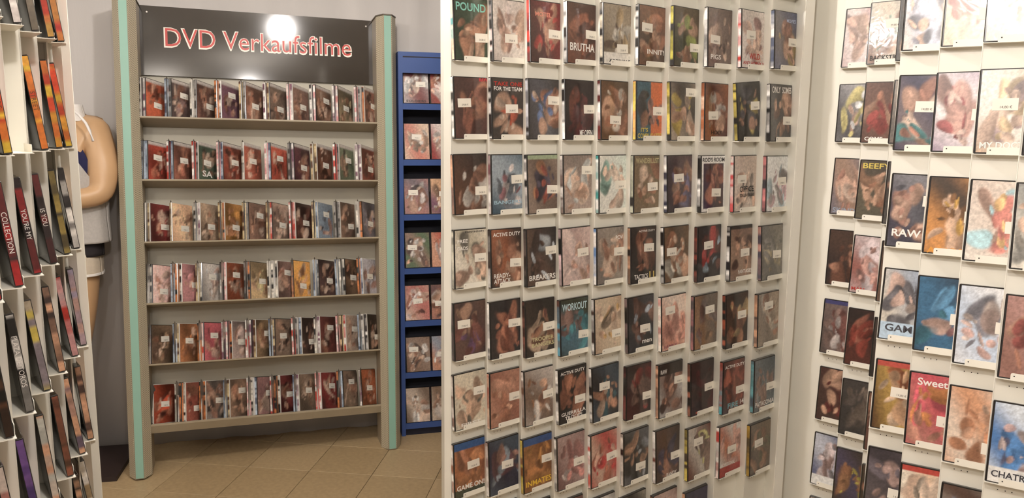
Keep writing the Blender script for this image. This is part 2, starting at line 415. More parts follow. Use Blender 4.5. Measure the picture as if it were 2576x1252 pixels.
rest = [(205, 158, 128), (170, 112, 84), (60, 44, 38)]
def E(bg, bg2=None, titles=(), st=None, acc=None, spine=None, price='29,80 €', **kw):
    d = dict(bg=bg, bg2=bg2, titles=titles, sticker=st, spine=spine, price=price, **kw)
    if acc: d['acc'] = acc
    return d
T1, T2, T3 = (205, 158, 128), (168, 112, 84), (222, 190, 165)
MID = [
 [E((58, 72, 52), (44, 56, 42), [('POUND', (130, 190, 175), .15, .13)], (.78, .62), [T1, T2], ((90, 150, 150), T3), '34,80 €'),
  E((214, 202, 192), (190, 176, 168), (), (.55, .62), [T1, T2, (120, 84, 66)], ((200, 180, 175), K_)),
  E((120, 44, 42), (78, 50, 46), [('MOTEL', (226, 150, 130), .22, .07, .5, .42)], (.76, .52), [T1, (190, 70, 60)], ((40, 34, 36), RD)),
  E((112, 66, 48), (84, 56, 46), [('BRUTHA', W_, .72, .13, .8)], (.8, .5), [(150, 92, 68), (90, 50, 40)], (K_, W_)),
  E((104, 88, 68), (150, 134, 112), [('ARRIVALS', K_, .93, .055, .72, .56)], (.66, .72), [(196, 166, 120), (215, 205, 190), (90, 66, 50)], (K_, (200, 190, 170)), foot=((222, 216, 206), .2)),
  E((78, 58, 46), (128, 88, 66), [('INNIT!', W_, .76, .08, .6, .6)], (.3, .37), [T1, T2], ((235, 232, 226), K_)),
  E((62, 66, 44), (88, 72, 50), (), (.82, .66), [T1, (150, 160, 70), T2], (K_, (190, 180, 80))),
  E((120, 100, 90), (84, 70, 62), [('PIGS', W_, .82, .08, .4, .32)], (.3, .53), [T3, (150, 120, 104), (70, 50, 44)], (K_, W_)),
  E((226, 214, 206), (200, 186, 176), [('WILD', RD, .78, .1, .45, .55), ('AND HORNY 2', RD, .9, .06, .85)], (.4, .42), [T1, (150, 70, 60)], ((236, 226, 222), RD)),
  E((110, 100, 98), (84, 92, 124), [('MOVIES', (190, 200, 225), .16, .06, .4, .72)], (.8, .52), [T1, T2, (200, 170, 90)], ((70, 78, 100), W_))],
 [E((72, 46, 40), (96, 58, 50), [('RAW', (200, 60, 70), .04, .06, .25, .86)], (.3, .42), [T2, (140, 84, 64)], (K_, W_)),
  E((66, 56, 50), (48, 42, 40), [('TAKE ONE', RD, .1, .07), ('FOR THE TEAM', W_, .18, .065)], (.6, .5), [T1, (200, 84, 44), T3], (K_, W_)),
  E((62, 56, 54), (84, 82, 88), (), (.8, .35), [T1, T3, T2, (100, 124, 170)], (K_, (180, 180, 185))),
  E((48, 36, 34), (34, 30, 32), [('ME OPEN', W_, .88, .1, .42, .68)], (.8, .48), [(130, 70, 52), (90, 36, 36)], (K_, W_)),
  E((112, 76, 52), (86, 66, 44), (), (.5, .66), [T1, T2, (225, 215, 200)], ((96, 44, 40), W_), '34,80 €'),
  E((66, 98, 112), (206, 104, 44), [("IT'S", YL, .82, .07, .26, .3), ('COMPLICATED', YL, .92, .08, .88)], (.8, .5), [(180, 120, 96), (70, 50, 44)], ((220, 160, 100), YL), split=.52),
  E((70, 62, 54), (170, 154, 136), (), (.78, .17), [(206, 180, 80), T3, T1], ((40, 38, 36), YL)),
  E((88, 46, 34), (140, 80, 44), [('HOLY', (50, 30, 20), .85, .07, .45, .5)], (.35, .56), [T1, (200, 190, 180), T2], ((150, 90, 60), T3)),
  E((44, 42, 38), (60, 56, 50), (), (.76, .42), [(176, 130, 106), (205, 180, 90), (90, 84, 90)], ((40, 38, 34), YL)),
  E((88, 84, 80), (72, 68, 66), [('ONLY  SOMES', W_, .1, .11)], (.76, .63), [T1, (150, 110, 88)], (K_, W_))],
 [E((52, 42, 38), (92, 58, 38), (), (.8, .62), [(170, 120, 94), (120, 78, 58), (200, 190, 180)], ((120, 90, 80), T1), '34,80 €'),
  E((150, 162, 172), (60, 84, 100), [('BANGERS', (160, 190, 205), .8, .06)], (.8, .42), [(150, 50, 54), (50, 50, 60), (200, 180, 172)], ((120, 80, 84), W_)),
  E((104, 84, 72), (140, 120, 106), (), (.8, .6), [(206, 140, 92), (60, 60, 84), (190, 90, 70)], ((214, 206, 200), K_), band=((150, 165, 130), .93)),
  E((172, 150, 138), (134, 118, 108), (), (.85, .27), [T3, T1, (200, 206, 204)], ((104, 90, 84), W_)),
  E((226, 224, 214), (204, 214, 204), (), (.75, .52), [T1, T3, (44, 140, 126)], ((60, 130, 126), W_)),
  E((84, 80, 56), (126, 106, 80), [('WANDERLUST', (190, 180, 140), .1, .09)], (.7, .55), [T1, T3, T2], (K_, (190, 190, 170))),
  E((88, 66, 68), (62, 52, 58), (), (.45, .4), [T1, (120, 116, 150), T2], ((60, 60, 76), W_)),
  E((70, 48, 46), (46, 38, 70), [("ROD'S ROOM", K_, .08, .075, .88)], (.62, .66), [(176, 112, 88), (120, 60, 54)], (W_, K_), frame_=(232, 230, 226)),
  E((214, 198, 184), (188, 168, 152), [('OFFICE', K_, .6, .1, .6, .55), ('DELIVERIES', K_, .71, .055, .62, .58)], (.35, .42), [T3, T1, (90, 80, 72)], ((226, 214, 206), (190, 80, 80))),
  E((232, 232, 230), (214, 216, 214), (), (.7, .46), [(96, 70, 60), (150, 190, 206), (196, 140, 150)], ((50, 48, 52), (190, 120, 120)))],
 [E((222, 212, 194), (180, 170, 148), [('PANTHEON', K_, .05, .03, .55, .6), ('FREE', W_, .2, .06, .3, .25), ('DADS', W_, .32, .06, .3, .25)], (.78, .5), [T1, T2, (70, 64, 56)], ((200, 196, 180), K_)),
  E((60, 46, 40), (150, 88, 56), [('ACTIVE DUTY', W_, .1, .065), ('READY-', W_, .8, .075, .5, .34), ('ATTACK', W_, .89, .075, .52, .35)], (.78, .6), [T1, T2], ((50, 42, 40), W_)),
  E((52, 44, 42), (92, 72, 60), [('BREAKERS', W_, .85, .09)], (.82, .4), [(110, 82, 66), (70, 56, 50), (200, 206, 212)], (K_, (90, 80, 76))),
  E((206, 180, 172), (180, 150, 142), (), (.72, .45), [T1, T2, (222, 196, 186)], ((220, 190, 190), K_), '34,80 €'),
  E((150, 138, 126), (120, 112, 106), [('POV', W_, .2, .07, .26, .8)], (.8, .45), [T1, T2, T3], ((90, 120, 160), W_), '34,80 €'),
  E((58, 46, 40), (40, 36, 34), [('ACTIVE DUTY', W_, .08, .035, .6, .6), ('TACTICS', W_, .88, .08, .5, .38), ('11', (214, 190, 110), .87, .12, .18, .78)], (.68, .38), [(176, 118, 90), (130, 80, 58)], (K_, T1)),
  E((112, 84, 58), (84, 66, 50), (), (.3, .45), [T1, T3, T2, (225, 220, 205)], (W_, K_)),
  E((50, 42, 42), (44, 40, 44), (), (.45, .35), [(110, 70, 58), (150, 170, 185), (180, 50, 44)], (K_, (120, 60, 50))),
  E((124, 92, 76), (160, 130, 108), [('FANTASIES', W_, .84, .07, .6, .66)], (.65, .5), [T1, (96, 66, 54)], ((40, 36, 36), W_), '34,80 €', band=((44, 38, 36), .95)),
  E((130, 124, 112), (104, 100, 94), (), (.7, .55), [(176, 160, 124), (150, 146, 140)], ((80, 74, 84), (170, 130, 120)))],
 [E((72, 52, 50), (100, 72, 62), (), (.3, .38), [(170, 130, 104), (120, 70, 58), (110, 74, 110)], ((70, 52, 56), K_)),
  E((56, 48, 46), (44, 40, 42), (), (.76, .42), [(196, 124, 92), (150, 88, 66)], (K_, W_)),
  E((60, 48, 42), (44, 38, 34), [('TROOPER', (200, 194, 150), .7, .07, .7, .56), ('BANGERS', (200, 194, 150), .8, .07, .72, .56)], (.76, .5), [(160, 110, 80), (110, 60, 50), (214, 180, 150)], (K_, (120, 80, 70))),
  E((74, 110, 126), (60, 62, 44), [('WORKOUT', (190, 215, 222), .15, .13)], (.8, .67), [(140, 92, 66), (120, 74, 54), (70, 150, 160)], ((90, 150, 170), (100, 70, 60))),
  E((206, 186, 158), (150, 104, 74), (), (.82, .68), [T3, T1, (80, 60, 50), (200, 150, 60)], ((70, 54, 46), W_)),
  E((46, 44, 44), (66, 64, 68), [('men', W_, .84, .06, .36, .7)], (.64, .6), [(150, 110, 92), (190, 205, 220), (110, 74, 60)], (K_, (120, 100, 100)), '34,80 €'),
  E((226, 206, 190), (206, 140, 116), [('FAMILY', (140, 84, 96), .92, .06, .5, .36)], (.35, .27), [(190, 100, 80), (214, 130, 104)], ((232, 224, 212), RD)),
  E((104, 92, 82), (150, 112, 76), (), (.65, .3), [(150, 112, 78), (110, 70, 60), (120, 104, 100)], ((84, 74, 76), (160, 110, 110))),
  E((48, 38, 32), (70, 48, 36), (), (.7, .42), [(176, 120, 84), (130, 80, 56), (190, 160, 110)], (K_, (150, 80, 60))),
  E((160, 142, 122), (130, 116, 102), (), (.5, .25), [(190, 170, 148), (206, 196, 180), T2], ((84, 74, 70), T1))],
 [E((214, 202, 178), (190, 180, 160), [('FIRST', W_, .92, .06, .6)], (.78, .37), [T1, (190, 140, 110), (50, 46, 46)], ((120, 90, 80), W_)),
  E((150, 96, 76), (176, 124, 100), (), (.8, .5), [T1, T2, (205, 150, 122)], ((170, 110, 96), T3)),
  E((120, 96, 80), (190, 180, 172), (), (.84, .5), [T1, T2, (206, 140, 90), (216, 208, 200)], ((110, 84, 70), W_)),
  E((44, 40, 38), (36, 34, 34), [('ACTIVE DUTY', W_, .09, .06), ('GUERRILLA', W_, .83, .065), ('TROOPS', W_, .91, .065, .6)], (.74, .62), [(190, 124, 92), (150, 94, 70)], (K_, W_)),
  E((50, 46, 46), (64, 74, 84), (), (.45, .38), [T1, T3, (196, 140, 108), (70, 110, 120)], (K_, W_)),
  E((56, 44, 42), (80, 40, 38), (), (.8, .62), [(130, 100, 88), (150, 60, 54)], (K_, (110, 60, 56))),
  E((130, 108, 98), (180, 176, 172), [('RAW', W_, .15, .08, .24, .2)], (.8, .36), [(150, 100, 78), (196, 140, 112), (90, 60, 50)], ((100, 74, 64), T1), band=((52, 42, 38), .78)),
  E((56, 34, 34), (40, 34, 32), [('FITNESS', (206, 120, 100), .95, .045, .75, .58)], (.76, .52), [(90, 36, 36), (70, 50, 44)], (K_, (170, 110, 90))),
  E((110, 58, 46), (76, 56, 52), [('ACTIVE DUTY', W_, .12, .06), ('FIRE', (120, 180, 190), .86, .1, .45, .45), ('14', W_, .84, .09, .16, .84)], (.76, .6), [(176, 96, 70), (150, 74, 56)], ((150, 80, 70), (90, 160, 170))),
  E((104, 112, 116), (84, 92, 96), [('PATAGONIA', W_, .86, .09)], (.76, .57), [(150, 150, 148), (160, 120, 100)], ((70, 80, 88), (100, 150, 156)))],
 [E((170, 106, 62), (140, 84, 52), [('GAME ON!', W_, .82, .09)], (.6, .45), [(200, 134, 84), T2], ((150, 90, 60), W_), band=((40, 84, 140), .87), foot=((70, 74, 58), .14), price='34,80 €'),
  E((66, 78, 92), (48, 44, 62), (), (.6, .5), [(170, 120, 100), (140, 150, 160), (110, 60, 60)], ((110, 60, 60), W_)),
  E((150, 98, 44), (124, 78, 40), [('INMATES', (230, 190, 70), .84, .1)], (.8, .46), [(190, 130, 60), (170, 110, 56)], ((130, 84, 44), YL), band=((44, 78, 134), .87)),
  E((170, 140, 134), (120, 84, 80), (), (.76, .56), [(206, 130, 120), (214, 200, 196), (150, 90, 84)], (K_, W_), spine_text=('GOLD', W_)),
  E((184, 70, 60), (196, 160, 140), (), (.76, .5), [(176, 112, 84), T3, (190, 50, 50)], ((190, 90, 80), W_)),
  E((96, 96, 98), (64, 60, 54), (), (.65, .72), [(176, 130, 96), (160, 164, 170), (60, 54, 46)], ((214, 206, 196), K_)),
  E((98, 72, 60), (70, 56, 48), [('RANDY', W_, .9, .07, .4, .62)], (.78, .57), [(196, 140, 120), (60, 64, 90), (130, 90, 76)], ((110, 70, 60), W_)),
  E((190, 182, 170), (110, 66, 50), (), (.45, .3), [(120, 76, 52), (110, 60, 46), (190, 184, 90)], ((70, 60, 50), YL)),
  E((206, 206, 200), (196, 120, 90), [('PROFESSIONAL', W_, .76, .07, .62, .38)], (.55, .5), [(190, 116, 88), (170, 96, 74)], ((214, 210, 204), (170, 60, 54)), foot=((170, 52, 46), .2)),
  E((120, 104, 84), (96, 82, 70), (), (.4, .4), [(170, 140, 116), (150, 110, 84), (104, 104, 80)], ((80, 70, 50), (160, 130, 60)))],
 [E((90, 70, 56)), E((70, 56, 50)), E((96, 96, 76), (70, 60, 50)), E((60, 44, 40), (120, 80, 70)), E((64, 58, 56), (200, 196, 190)), E((60, 54, 48), (206, 196, 176)), E((84, 54, 42), (190, 160, 150)), E((40, 42, 64), (60, 54, 76), (), (.4, .5))]]
used = set()
def uniq(s):
    assert s not in used, s
    used.add(s); return s
def desc(e):
    d = cname(e['bg'])
    if e.get('band'): d += ' with %s top band' % cname(e['band'][0])
    elif e.get('frame_'): d += ' with pale border'
    return d
for i, row in enumerate(MID):
    for k, e in enumerate(row):
        e = dict(e)
        t = e['titles'][0][0] if e['titles'] else None
        lb = '%s film case%s, %s row, %s pocket, middle panel' % (desc(e), " lettered '%s'" % t if t and t.isascii() and i != 3 else '', ORD[i], ORD[k])
        if len(lb.split()) > 16: lb = lb.replace(' with %s top band' % cname(e['band'][0]), '') if e.get('band') else lb.replace(' film', '')
        roll = -5 if (i, k) == (1, 8) else rng.uniform(-.7, .7)
        dvd(mid(i, k, -.0045 + rng.uniform(0, .0012) + (.006 if (i, k) == (1, 8) else 0), rng.uniform(-.3, .3), roll, 3 + rng.uniform(-.6, .6)), uniq(lb), 'film cases in the middle pocket panel', res=(36, 50), n=8, **e)

BIG = [
 [E((214, 200, 186), (190, 196, 214), (), None, [T1, T3, (70, 50, 44), (90, 100, 130)]), E((222, 190, 160), (236, 212, 186), (), (.72, .62), [T3, (205, 70, 50)], None, '14,80 €'),
  E((232, 206, 176), (226, 196, 130), (), None, [T3, T1, (70, 50, 40), (214, 90, 90)]), E((205, 180, 150))],
 [E((60, 54, 78), (110, 96, 100), (), (.5, .42), [T1, T3, (190, 128, 96), (60, 130, 126)], None, '14,80 €'), E((120, 84, 130), (226, 216, 214), (), (.78, .54), [T1, T3, (190, 90, 60)], None, '14,80 €'),
  E((232, 228, 220), (190, 150, 110), [('MY DOCTOR', W_, .9, .08)], (.4, .42), [(222, 180, 110), T1, (110, 50, 60)], None, '14,80 €'), E((150, 96, 70))],
 [E((120, 118, 124), (62, 58, 72), [('RAW', W_, .8, .1, .5, .35)], (.76, .36), [T1, T3, T2, (60, 60, 70)], None, '14,80 €'), E((210, 140, 60), (70, 54, 40), [('ACADEMY', (216, 150, 60), .95, .08)], (.8, .5), [T1, T3, (50, 42, 36), (214, 170, 60)], None, '14,80 €'),
  E((228, 218, 206), (214, 196, 182), (), (.76, .56), [(216, 70, 40), (236, 176, 60), T2, (110, 180, 196)], None, '14,80 €'), E((222, 214, 200), (150, 150, 146), (), None, [(150, 148, 142), T1, (60, 52, 46)])],
 [E((150, 160, 176), (200, 190, 176), [('GAME', (70, 70, 76), .82, .1, .6, .42)], (.8, .6), [T3, T1, (80, 60, 48)], None, '14,80 €', foot=((176, 200, 220), .25)), E((50, 104, 140), (44, 70, 92), (), (.76, .54), [(90, 150, 190), T1, (150, 84, 60), (50, 110, 120)], None, '14,80 €'),
  E((186, 200, 220), (226, 226, 228), (), (.78, .5), [T1, T3, (196, 134, 100), (80, 54, 44)], ((150, 50, 60), W_), '14,80 €'), E((150, 104, 90), (176, 130, 120), (), None, [T2, (150, 60, 56), T1])],
 [E((176, 140, 60), (70, 40, 32), (), (.5, .44), [T3, T1, (150, 50, 34)], None, '14,80 €', band=((190, 70, 54), .93)), E((200, 70, 84), (180, 110, 100), [('Sweet', W_, .12, .1, .5, .4)], (.7, .62), [T1, (214, 150, 60), (206, 84, 100)], None, '14,80 €'),
  E((206, 146, 104), (222, 200, 180), (), (.76, .74), [T1, (196, 130, 90), T3], None, '14,80 €'), E((64, 120, 184), (214, 222, 232), [('CHATROOM', (60, 60, 66), .88, .08)], None, [T1, T3, (90, 64, 50), (70, 130, 190)], None, '14,80 €', foot=((230, 228, 224), .2))],
 [E((84, 76, 80), (60, 54, 60), (), (.62, .62), [(196, 160, 150), (110, 100, 110)], None, '14,80 €'), E((232, 222, 204), (222, 190, 160), (), None, [T3, T1, (90, 66, 52)], None, '14,80 €', band=((190, 60, 46), .92)),
  E((232, 226, 214), (90, 66, 56), (), None, [T3, (70, 48, 40), (80, 110, 160)]), E((190, 110, 80), (214, 150, 110))]]
for i, row in enumerate(BIG):
    for k, e in enumerate(row):
        e = dict(e)
        lb = '%s film case in %s row, %s pocket of right-edge panel' % (desc(e), ORD[i], ORD[k])
        if len(lb.split()) > 16: lb = lb.replace(' with %s top band' % cname(e['band'][0]), ' banded')
        dvd(big(i, k, .002 + rng.uniform(0, .003), rng.uniform(-.3, .3), rng.uniform(-.8, .8), 4 + rng.uniform(-.8, .8)), uniq(lb), 'film cases in the right pocket panel', res=(42, 60), n=9, **e)
SMALL = [
 [E((206, 194, 190), (190, 150, 150)), E((170, 172, 162), (196, 180, 160), [('BACKSTROKE', K_, .9, .08)], (.55, .36), [T1, (120, 150, 130), T2]), E((104, 100, 94))],
 [E((150, 148, 150), (76, 74, 76), (), None, [(226, 226, 226), (80, 76, 76), T1, (206, 190, 90)]), E((110, 78, 64), (84, 58, 50), [('COME', W_, .93, .06, .4, .3)], None, [T1, (160, 52, 48), T2]), E((150, 140, 130))],
 [E((110, 104, 112), (150, 120, 100), [('SKINDEEP', (140, 150, 165), .92, .09)], None, [T1, T3, T2]), E((92, 86, 70), (74, 68, 58), [('BEEFY III', YL, .1, .09)], None, [T1, T2, (150, 110, 84)]), E((84, 80, 76))],
 [E((72, 52, 42), (50, 40, 38), (), None, [(176, 122, 94), (120, 76, 56)]), E((190, 170, 170), (150, 92, 82), [('MAN', (170, 60, 54), .92, .06, .3, .22)], None, [(150, 92, 76), (176, 120, 100), (200, 184, 186)]), E((110, 84, 66))],
 [E((112, 94, 90), (84, 72, 68), (), None, [(150, 120, 110), (130, 70, 60), (190, 180, 176)], band=((60, 60, 110), .93)), E((84, 40, 32), (46, 36, 34), (), None, [(130, 50, 36), (150, 90, 70)]), E((60, 50, 46))],
 [E((66, 44, 40), (96, 34, 32), (), None, [T1, (110, 36, 34)]), E((66, 60, 58), (52, 48, 48), (), None, [(120, 104, 92), (90, 80, 74)]), E((96, 60, 50))],
 [E((186, 190, 204), (90, 96, 130), (), None, [(150, 96, 70), (80, 64, 54), (214, 190, 186)], foot=((226, 226, 224), .2)), E((58, 48, 42), (70, 64, 90), (), None, [(176, 124, 84), (150, 100, 66), (196, 180, 60)]), E((80, 64, 54))],
 [E((70, 54, 46), (190, 180, 170)), E((64, 56, 50)), E((70, 60, 54))]]
for i, row in enumerate(SMALL):
    for k, e in enumerate(row):
        e = dict(e)
        lb = '%s film case in %s row, %s pocket of the corner panel' % (desc(e).replace('with', 'and'), ORD[i], ORD[k])
        if len(lb.split()) > 16: lb = lb.replace(' top band', '-topped')
        if i == 7 and k == 2: continue
        dvd(small(i, k, .003 + rng.uniform(0, .003), rng.uniform(-.3, .3), rng.uniform(-.8, .8), 4 + rng.uniform(-.8, .8)), uniq(lb), 'film cases in the corner pocket panel', res=(36, 50), n=8, **e)

RY = ((196, 70, 40), (214, 180, 60)); KR = ((48, 38, 38), (170, 44, 44))
LEFT = {-1: [((110, 90, 70), T3), (K_, W_), ((90, 60, 70), W_), ((110, 60, 50), T1), ((150, 140, 120), W_), ((120, 40, 36), T1), ((110, 90, 70), T3)],
        0: [((90, 50, 60), W_), ((84, 46, 56), W_), ((88, 46, 52), W_), ((96, 60, 66), W_), ((110, 100, 84), (60, 56, 50)), ((176, 60, 44), YL), ((190, 130, 60), RD)],
        1: [RY, RY, RY, None, RY, RY, RY],
        2: [KR, KR, KR, KR, (KR[0], (110, 40, 40)), ((60, 54, 46), (150, 130, 70)), ((54, 50, 50), W_)],
        3: [(K_, W_), (K_, (90, 60, 44)), (K_, W_), ((140, 130, 136), YL), ((70, 56, 52), T1), ((196, 160, 160), RD), ((150, 140, 160), T1)],
        4: [((60, 50, 46), W_), ((206, 190, 180), RD), ((110, 80, 140), (70, 50, 110)), ((190, 190, 180), T1), ((84, 54, 44), (150, 90, 70)), ((110, 96, 116), T1), ((80, 60, 56), T1)],
        5: [((90, 80, 74), T1), ((214, 206, 190), K_), ((214, 160, 170), W_), ((120, 90, 80), T1), ((84, 74, 64), W_), ((60, 50, 44), T1), ((150, 130, 100), W_)]}
LT = {(2, 1): ("YOU'RE MY", W_), (2, 2): ("IS YOU", W_), (3, 0): ('PLAZA DE TOROS', W_), (2, 0): ('COLLECTION', W_), (1, 2): ('STREET', (90, 60, 20)), (1, 0): ('STREET', (90, 60, 20))}
for i, row in LEFT.items():
    for q, e in enumerate(row):
        k = q - 2
        if e is None: continue
        lb = '%s spine of a film case in %s row, %s pocket of the left-edge panel' % (cname(e[0]), ORD[i + 1], ORD[q])
        dvd(left(i, 3.72 if k == 4 else k, .004 + rng.uniform(0, .004), rng.uniform(-1.5, 1.5), rng.uniform(-1, 1), 7 + rng.uniform(-1.5, 1), .002), uniq(lb), 'film cases in the left pocket panel',
            bg=e[0], spine=e, res=(12, 16), spine_text=LT.get((i, q - 2)))

# ------------------------------------------------------------------ the leaning wire-and-post rack
d = Vector((.945, .327, -.014)).normalized(); n_ = Vector((.327, -.942, .078)); n_ = (n_ - d * n_.dot(d)).normalized(); y_ = -n_; u_ = d.cross(y_)
RM = Matrix((d, y_, u_)).transposed().to_4x4(); RM.translation = Vector((-1.736, 3.698, 1.698))
rack = link('display_rack', None); rack.matrix_world = RM
tag(rack, 'tall grey metal shelf rack with mint striped perforated posts and six shelves', 'rack')
vb, vt, RWd, SP = -1.70, .53, 1.107, .292
for u0, sx in ((-.047, 1), (1.152, 1)):
    inner = 1 if u0 < 0 else -1
    px = lambda a: a
    # octagonal-fronted post; core stays behind the perforated facings
    poly = [(-.048, .0), (-.020, -.050), (.020, -.050), (.048, .0), (.048, .135), (-.048, .135)]
    if u0 > 0: zb = vb + .012
    else: zb = vb
    P = MB().prism([(x + u0, y) for x, y in poly], zb, vt).build('post', rack_metal, rack)
    MB().box(-.017, -.0035, zb + .004, .017, 0, vt - .002).build('teal_strip', teal, P, Matrix.Translation((u0, -.0505, 0)))
    for s in (-1, 1):
        L = math.hypot(.028, .05); ang = math.atan2(.05, .028)
        Mx = Matrix.Translation((u0 + s * .034, -.025, 0)) @ Matrix.Rotation(s * ang, 4, 'Z')
        MB().box(-L / 2 + .001, -.0025, zb + .002, L / 2 - .001, -.0005, vt - .002).build('perforated_panel', perf_m, P, Mx)
    MB().prism([(x * 1.08 + u0, y * 1.08 - .002) for x, y in poly], vt, vt + .006).build('end_cap', cap_m, P)
MB().box(0, .146, -1.50, RWd, .153, .22).build('back_panel', rack_inner, rack)
sg = MB().box(.002, .130, .208, RWd - .002, .134, .535).build('sign_board', sign_m, rack)
lettering('lettering_outline', 'DVD Verkaufsfilme', white_m, .5525, .3905, .893, .098, .1294, sg, offset=.022)
lettering('lettering', 'DVD Verkaufsfilme', red_m, .5525, .3925, .880, .086, .1284, sg, offset=-.004)
for x, z in ((.035, .505), (RWd - .035, .505)):
    MB().prism([(x + .004 * math.cos(q * math.pi / 4), z + .004 * math.sin(q * math.pi / 4)) for q in range(8)], .127, .130, 0, 'y').build('screw', steel, sg)
TILT = [9.5] * 6
E50 = 50
COUNT = [[2, 2, 2, 2, 2, 2, 2, 2, 2, 3], [2, 2, 2, 2, 1, 2, 2, 2, 2, 2], [2, 1, 2, 2, 2, 2, 2, 2, 2, 2], [2, 3, 2, 2, 2, 3, 1, 2, 3, 2], [1, 2, 2, 3, 3, 2, 3, 2, 3, 3], [1, 3, 2, 2, 3, 3, 2, 2, 2, 1]]
RC = [[(168, 78, 44), (120, 95, 90), (140, 98, 82), (100, 68, 78), (150, 102, 80), (128, 106, 90), (118, 88, 76), (148, 110, 88), (156, 136, 104), (128, 86, 70)],
      [(200, 72, 46), (158, 96, 74), (74, 86, 70), (160, 74, 52), (188, 94, 68), (168, 72, 50), (98, 54, 60), (108, 70, 54), (96, 102, 80), (158, 80, 62)],
      [(124, 46, 42), (214, 168, 130), (184, 154, 126), (198, 136, 60), (124, 94, 78), (200, 164, 142), (88, 56, 46), (114, 126, 138), (148, 116, 94), (126, 118, 124)],
      [(222, 166, 156), (196, 134, 134), (220, 210, 200), (124, 62, 36), (220, 186, 134), (154, 118, 104), (206, 144, 60), (94, 68, 64), (134, 104, 78), (156, 152, 158)],
      [(146, 116, 88), (198, 124, 70), (178, 84, 90), (182, 158, 148), (148, 118, 84), (114, 94, 78), (84, 62, 52), (116, 62, 54), (146, 126, 110), (74, 58, 48)],
      [(160, 62, 30), (138, 72, 56), (148, 132, 122), (168, 132, 106), (136, 98, 94), (116, 50, 46), (148, 122, 100), (116, 46, 42), (148, 122, 100), (184, 96, 50)]]
SPC = [((226, 220, 208), K_), ((150, 146, 142), (60, 56, 54)), ((182, 66, 56), W_), ((210, 150, 150), W_), ((196, 120, 70), K_), ((60, 52, 50), W_), ((176, 190, 205), (80, 90, 110)), ((200, 180, 140), (90, 60, 40)), ((120, 84, 100), W_)]
SLOT = .1107
div_poly = [(.0, .0), (.11, 0), (.11, .10), (.035, .155), (.006, .205), (.0, .19)]
divm = MB().prism([(p[0], p[1]) for p in div_poly], -.0007, .0007, 0, 'y').me('divider', steel)
for r_ in range(6):
    v0 = -SP * r_
    sh = MB()
    sk = .04 if r_ == 5 else 0
    prof = [(0, .003), (0, -.004), (.004, -.007), (.146, -.0385), (.146, -.0345), (.003, -.003), (.002, .003)]
    if sk: prof = [(0, .003), (0, -.006), (.018, -.006 - sk), (.022, -.006 - sk), (.008, -.0085), (.146, -.0385), (.146, -.0345), (.003, -.003), (.002, .003)]
    sh.prism(prof, 0, RWd, 0, 'x')
    S = sh.build('shelf', rack_metal, rack, Matrix.Translation((0, 0, v0)))
    for k in range(10):
        x = .004 + SLOT * k
        Td = Matrix.Translation((x, .012, -.0055)) @ Matrix.Rotation(R_(-TILT[r_]), 4, 'X') @ Matrix.Rotation(R_(E50), 4, 'Z')
        link('divider', divm, S, Td)
        n = COUNT[r_][k]
        for j in range(n):
            front = j == n - 1
            xx = x + .0035 + j * .0192 + rng.uniform(-.0005, .0005) + (.004 if n == 1 else 0)
            bck = rng.uniform(.006, .010)
            rec = [0, 0, 1.5, 3, 4, 5][r_] + rng.uniform(-.8, .8)
            Mw = RM @ Matrix.Translation((xx, bck, v0 - .0005)) @ Matrix.Rotation(R_(-TILT[r_] - rec), 4, 'X') @ Matrix.Rotation(R_(E50 + rng.uniform(-1.2, 1.2) - (2 if front and r_ > 2 else 0)), 4, 'Z')
            # the case's spine side stands towards the viewer: origin is its front left corner, thickness goes back-left
            c = RC[r_][k] if front else rng.choice(SPC)[0]
            sp = rng.choice(SPC)
            if (r_, k) == (3, 5): sp = SPC[0]
            if not front: c = sp[0]
            if front:
                lb = '%s film case, front of the %s slot on the %s rack shelf' % (cname(c), ORD[k], ORD[r_])
            else:
                lb = '%s spined film case, %s in %s slot of %s rack shelf' % (cname(sp[0]), ('first behind the front' if j == n - 2 else 'rearmost'), ORD[k], ORD[r_])
            kw = dict(band=((190, 180, 172), .9)) if front and r_ < 2 else {}
            hgt = 1
            o = dvd(Mw, uniq(lb), 'film cases standing on the rack', bg=c, bg2=tuple(int(min(255, q * (.6 if (k + r_) % 3 else 1.25))) for q in c), spine=sp, res=(14, 20) if front else (6, 8), n=7,
                    sticker=(rng.uniform(.45, .7), rng.uniform(.3, .7)) if front else None, price='19,80 €', body='clear' if rng.random() < .45 else 'black', front=True,
                    acc=[T1, T3, T2, (70, 50, 44), tuple(int(min(255, q * 1.3)) for q in c)],
                    titles=[('SA', W_, .8, .16, .5, .45)] if (front and r_ == 1 and k == 2) else (), **kw)

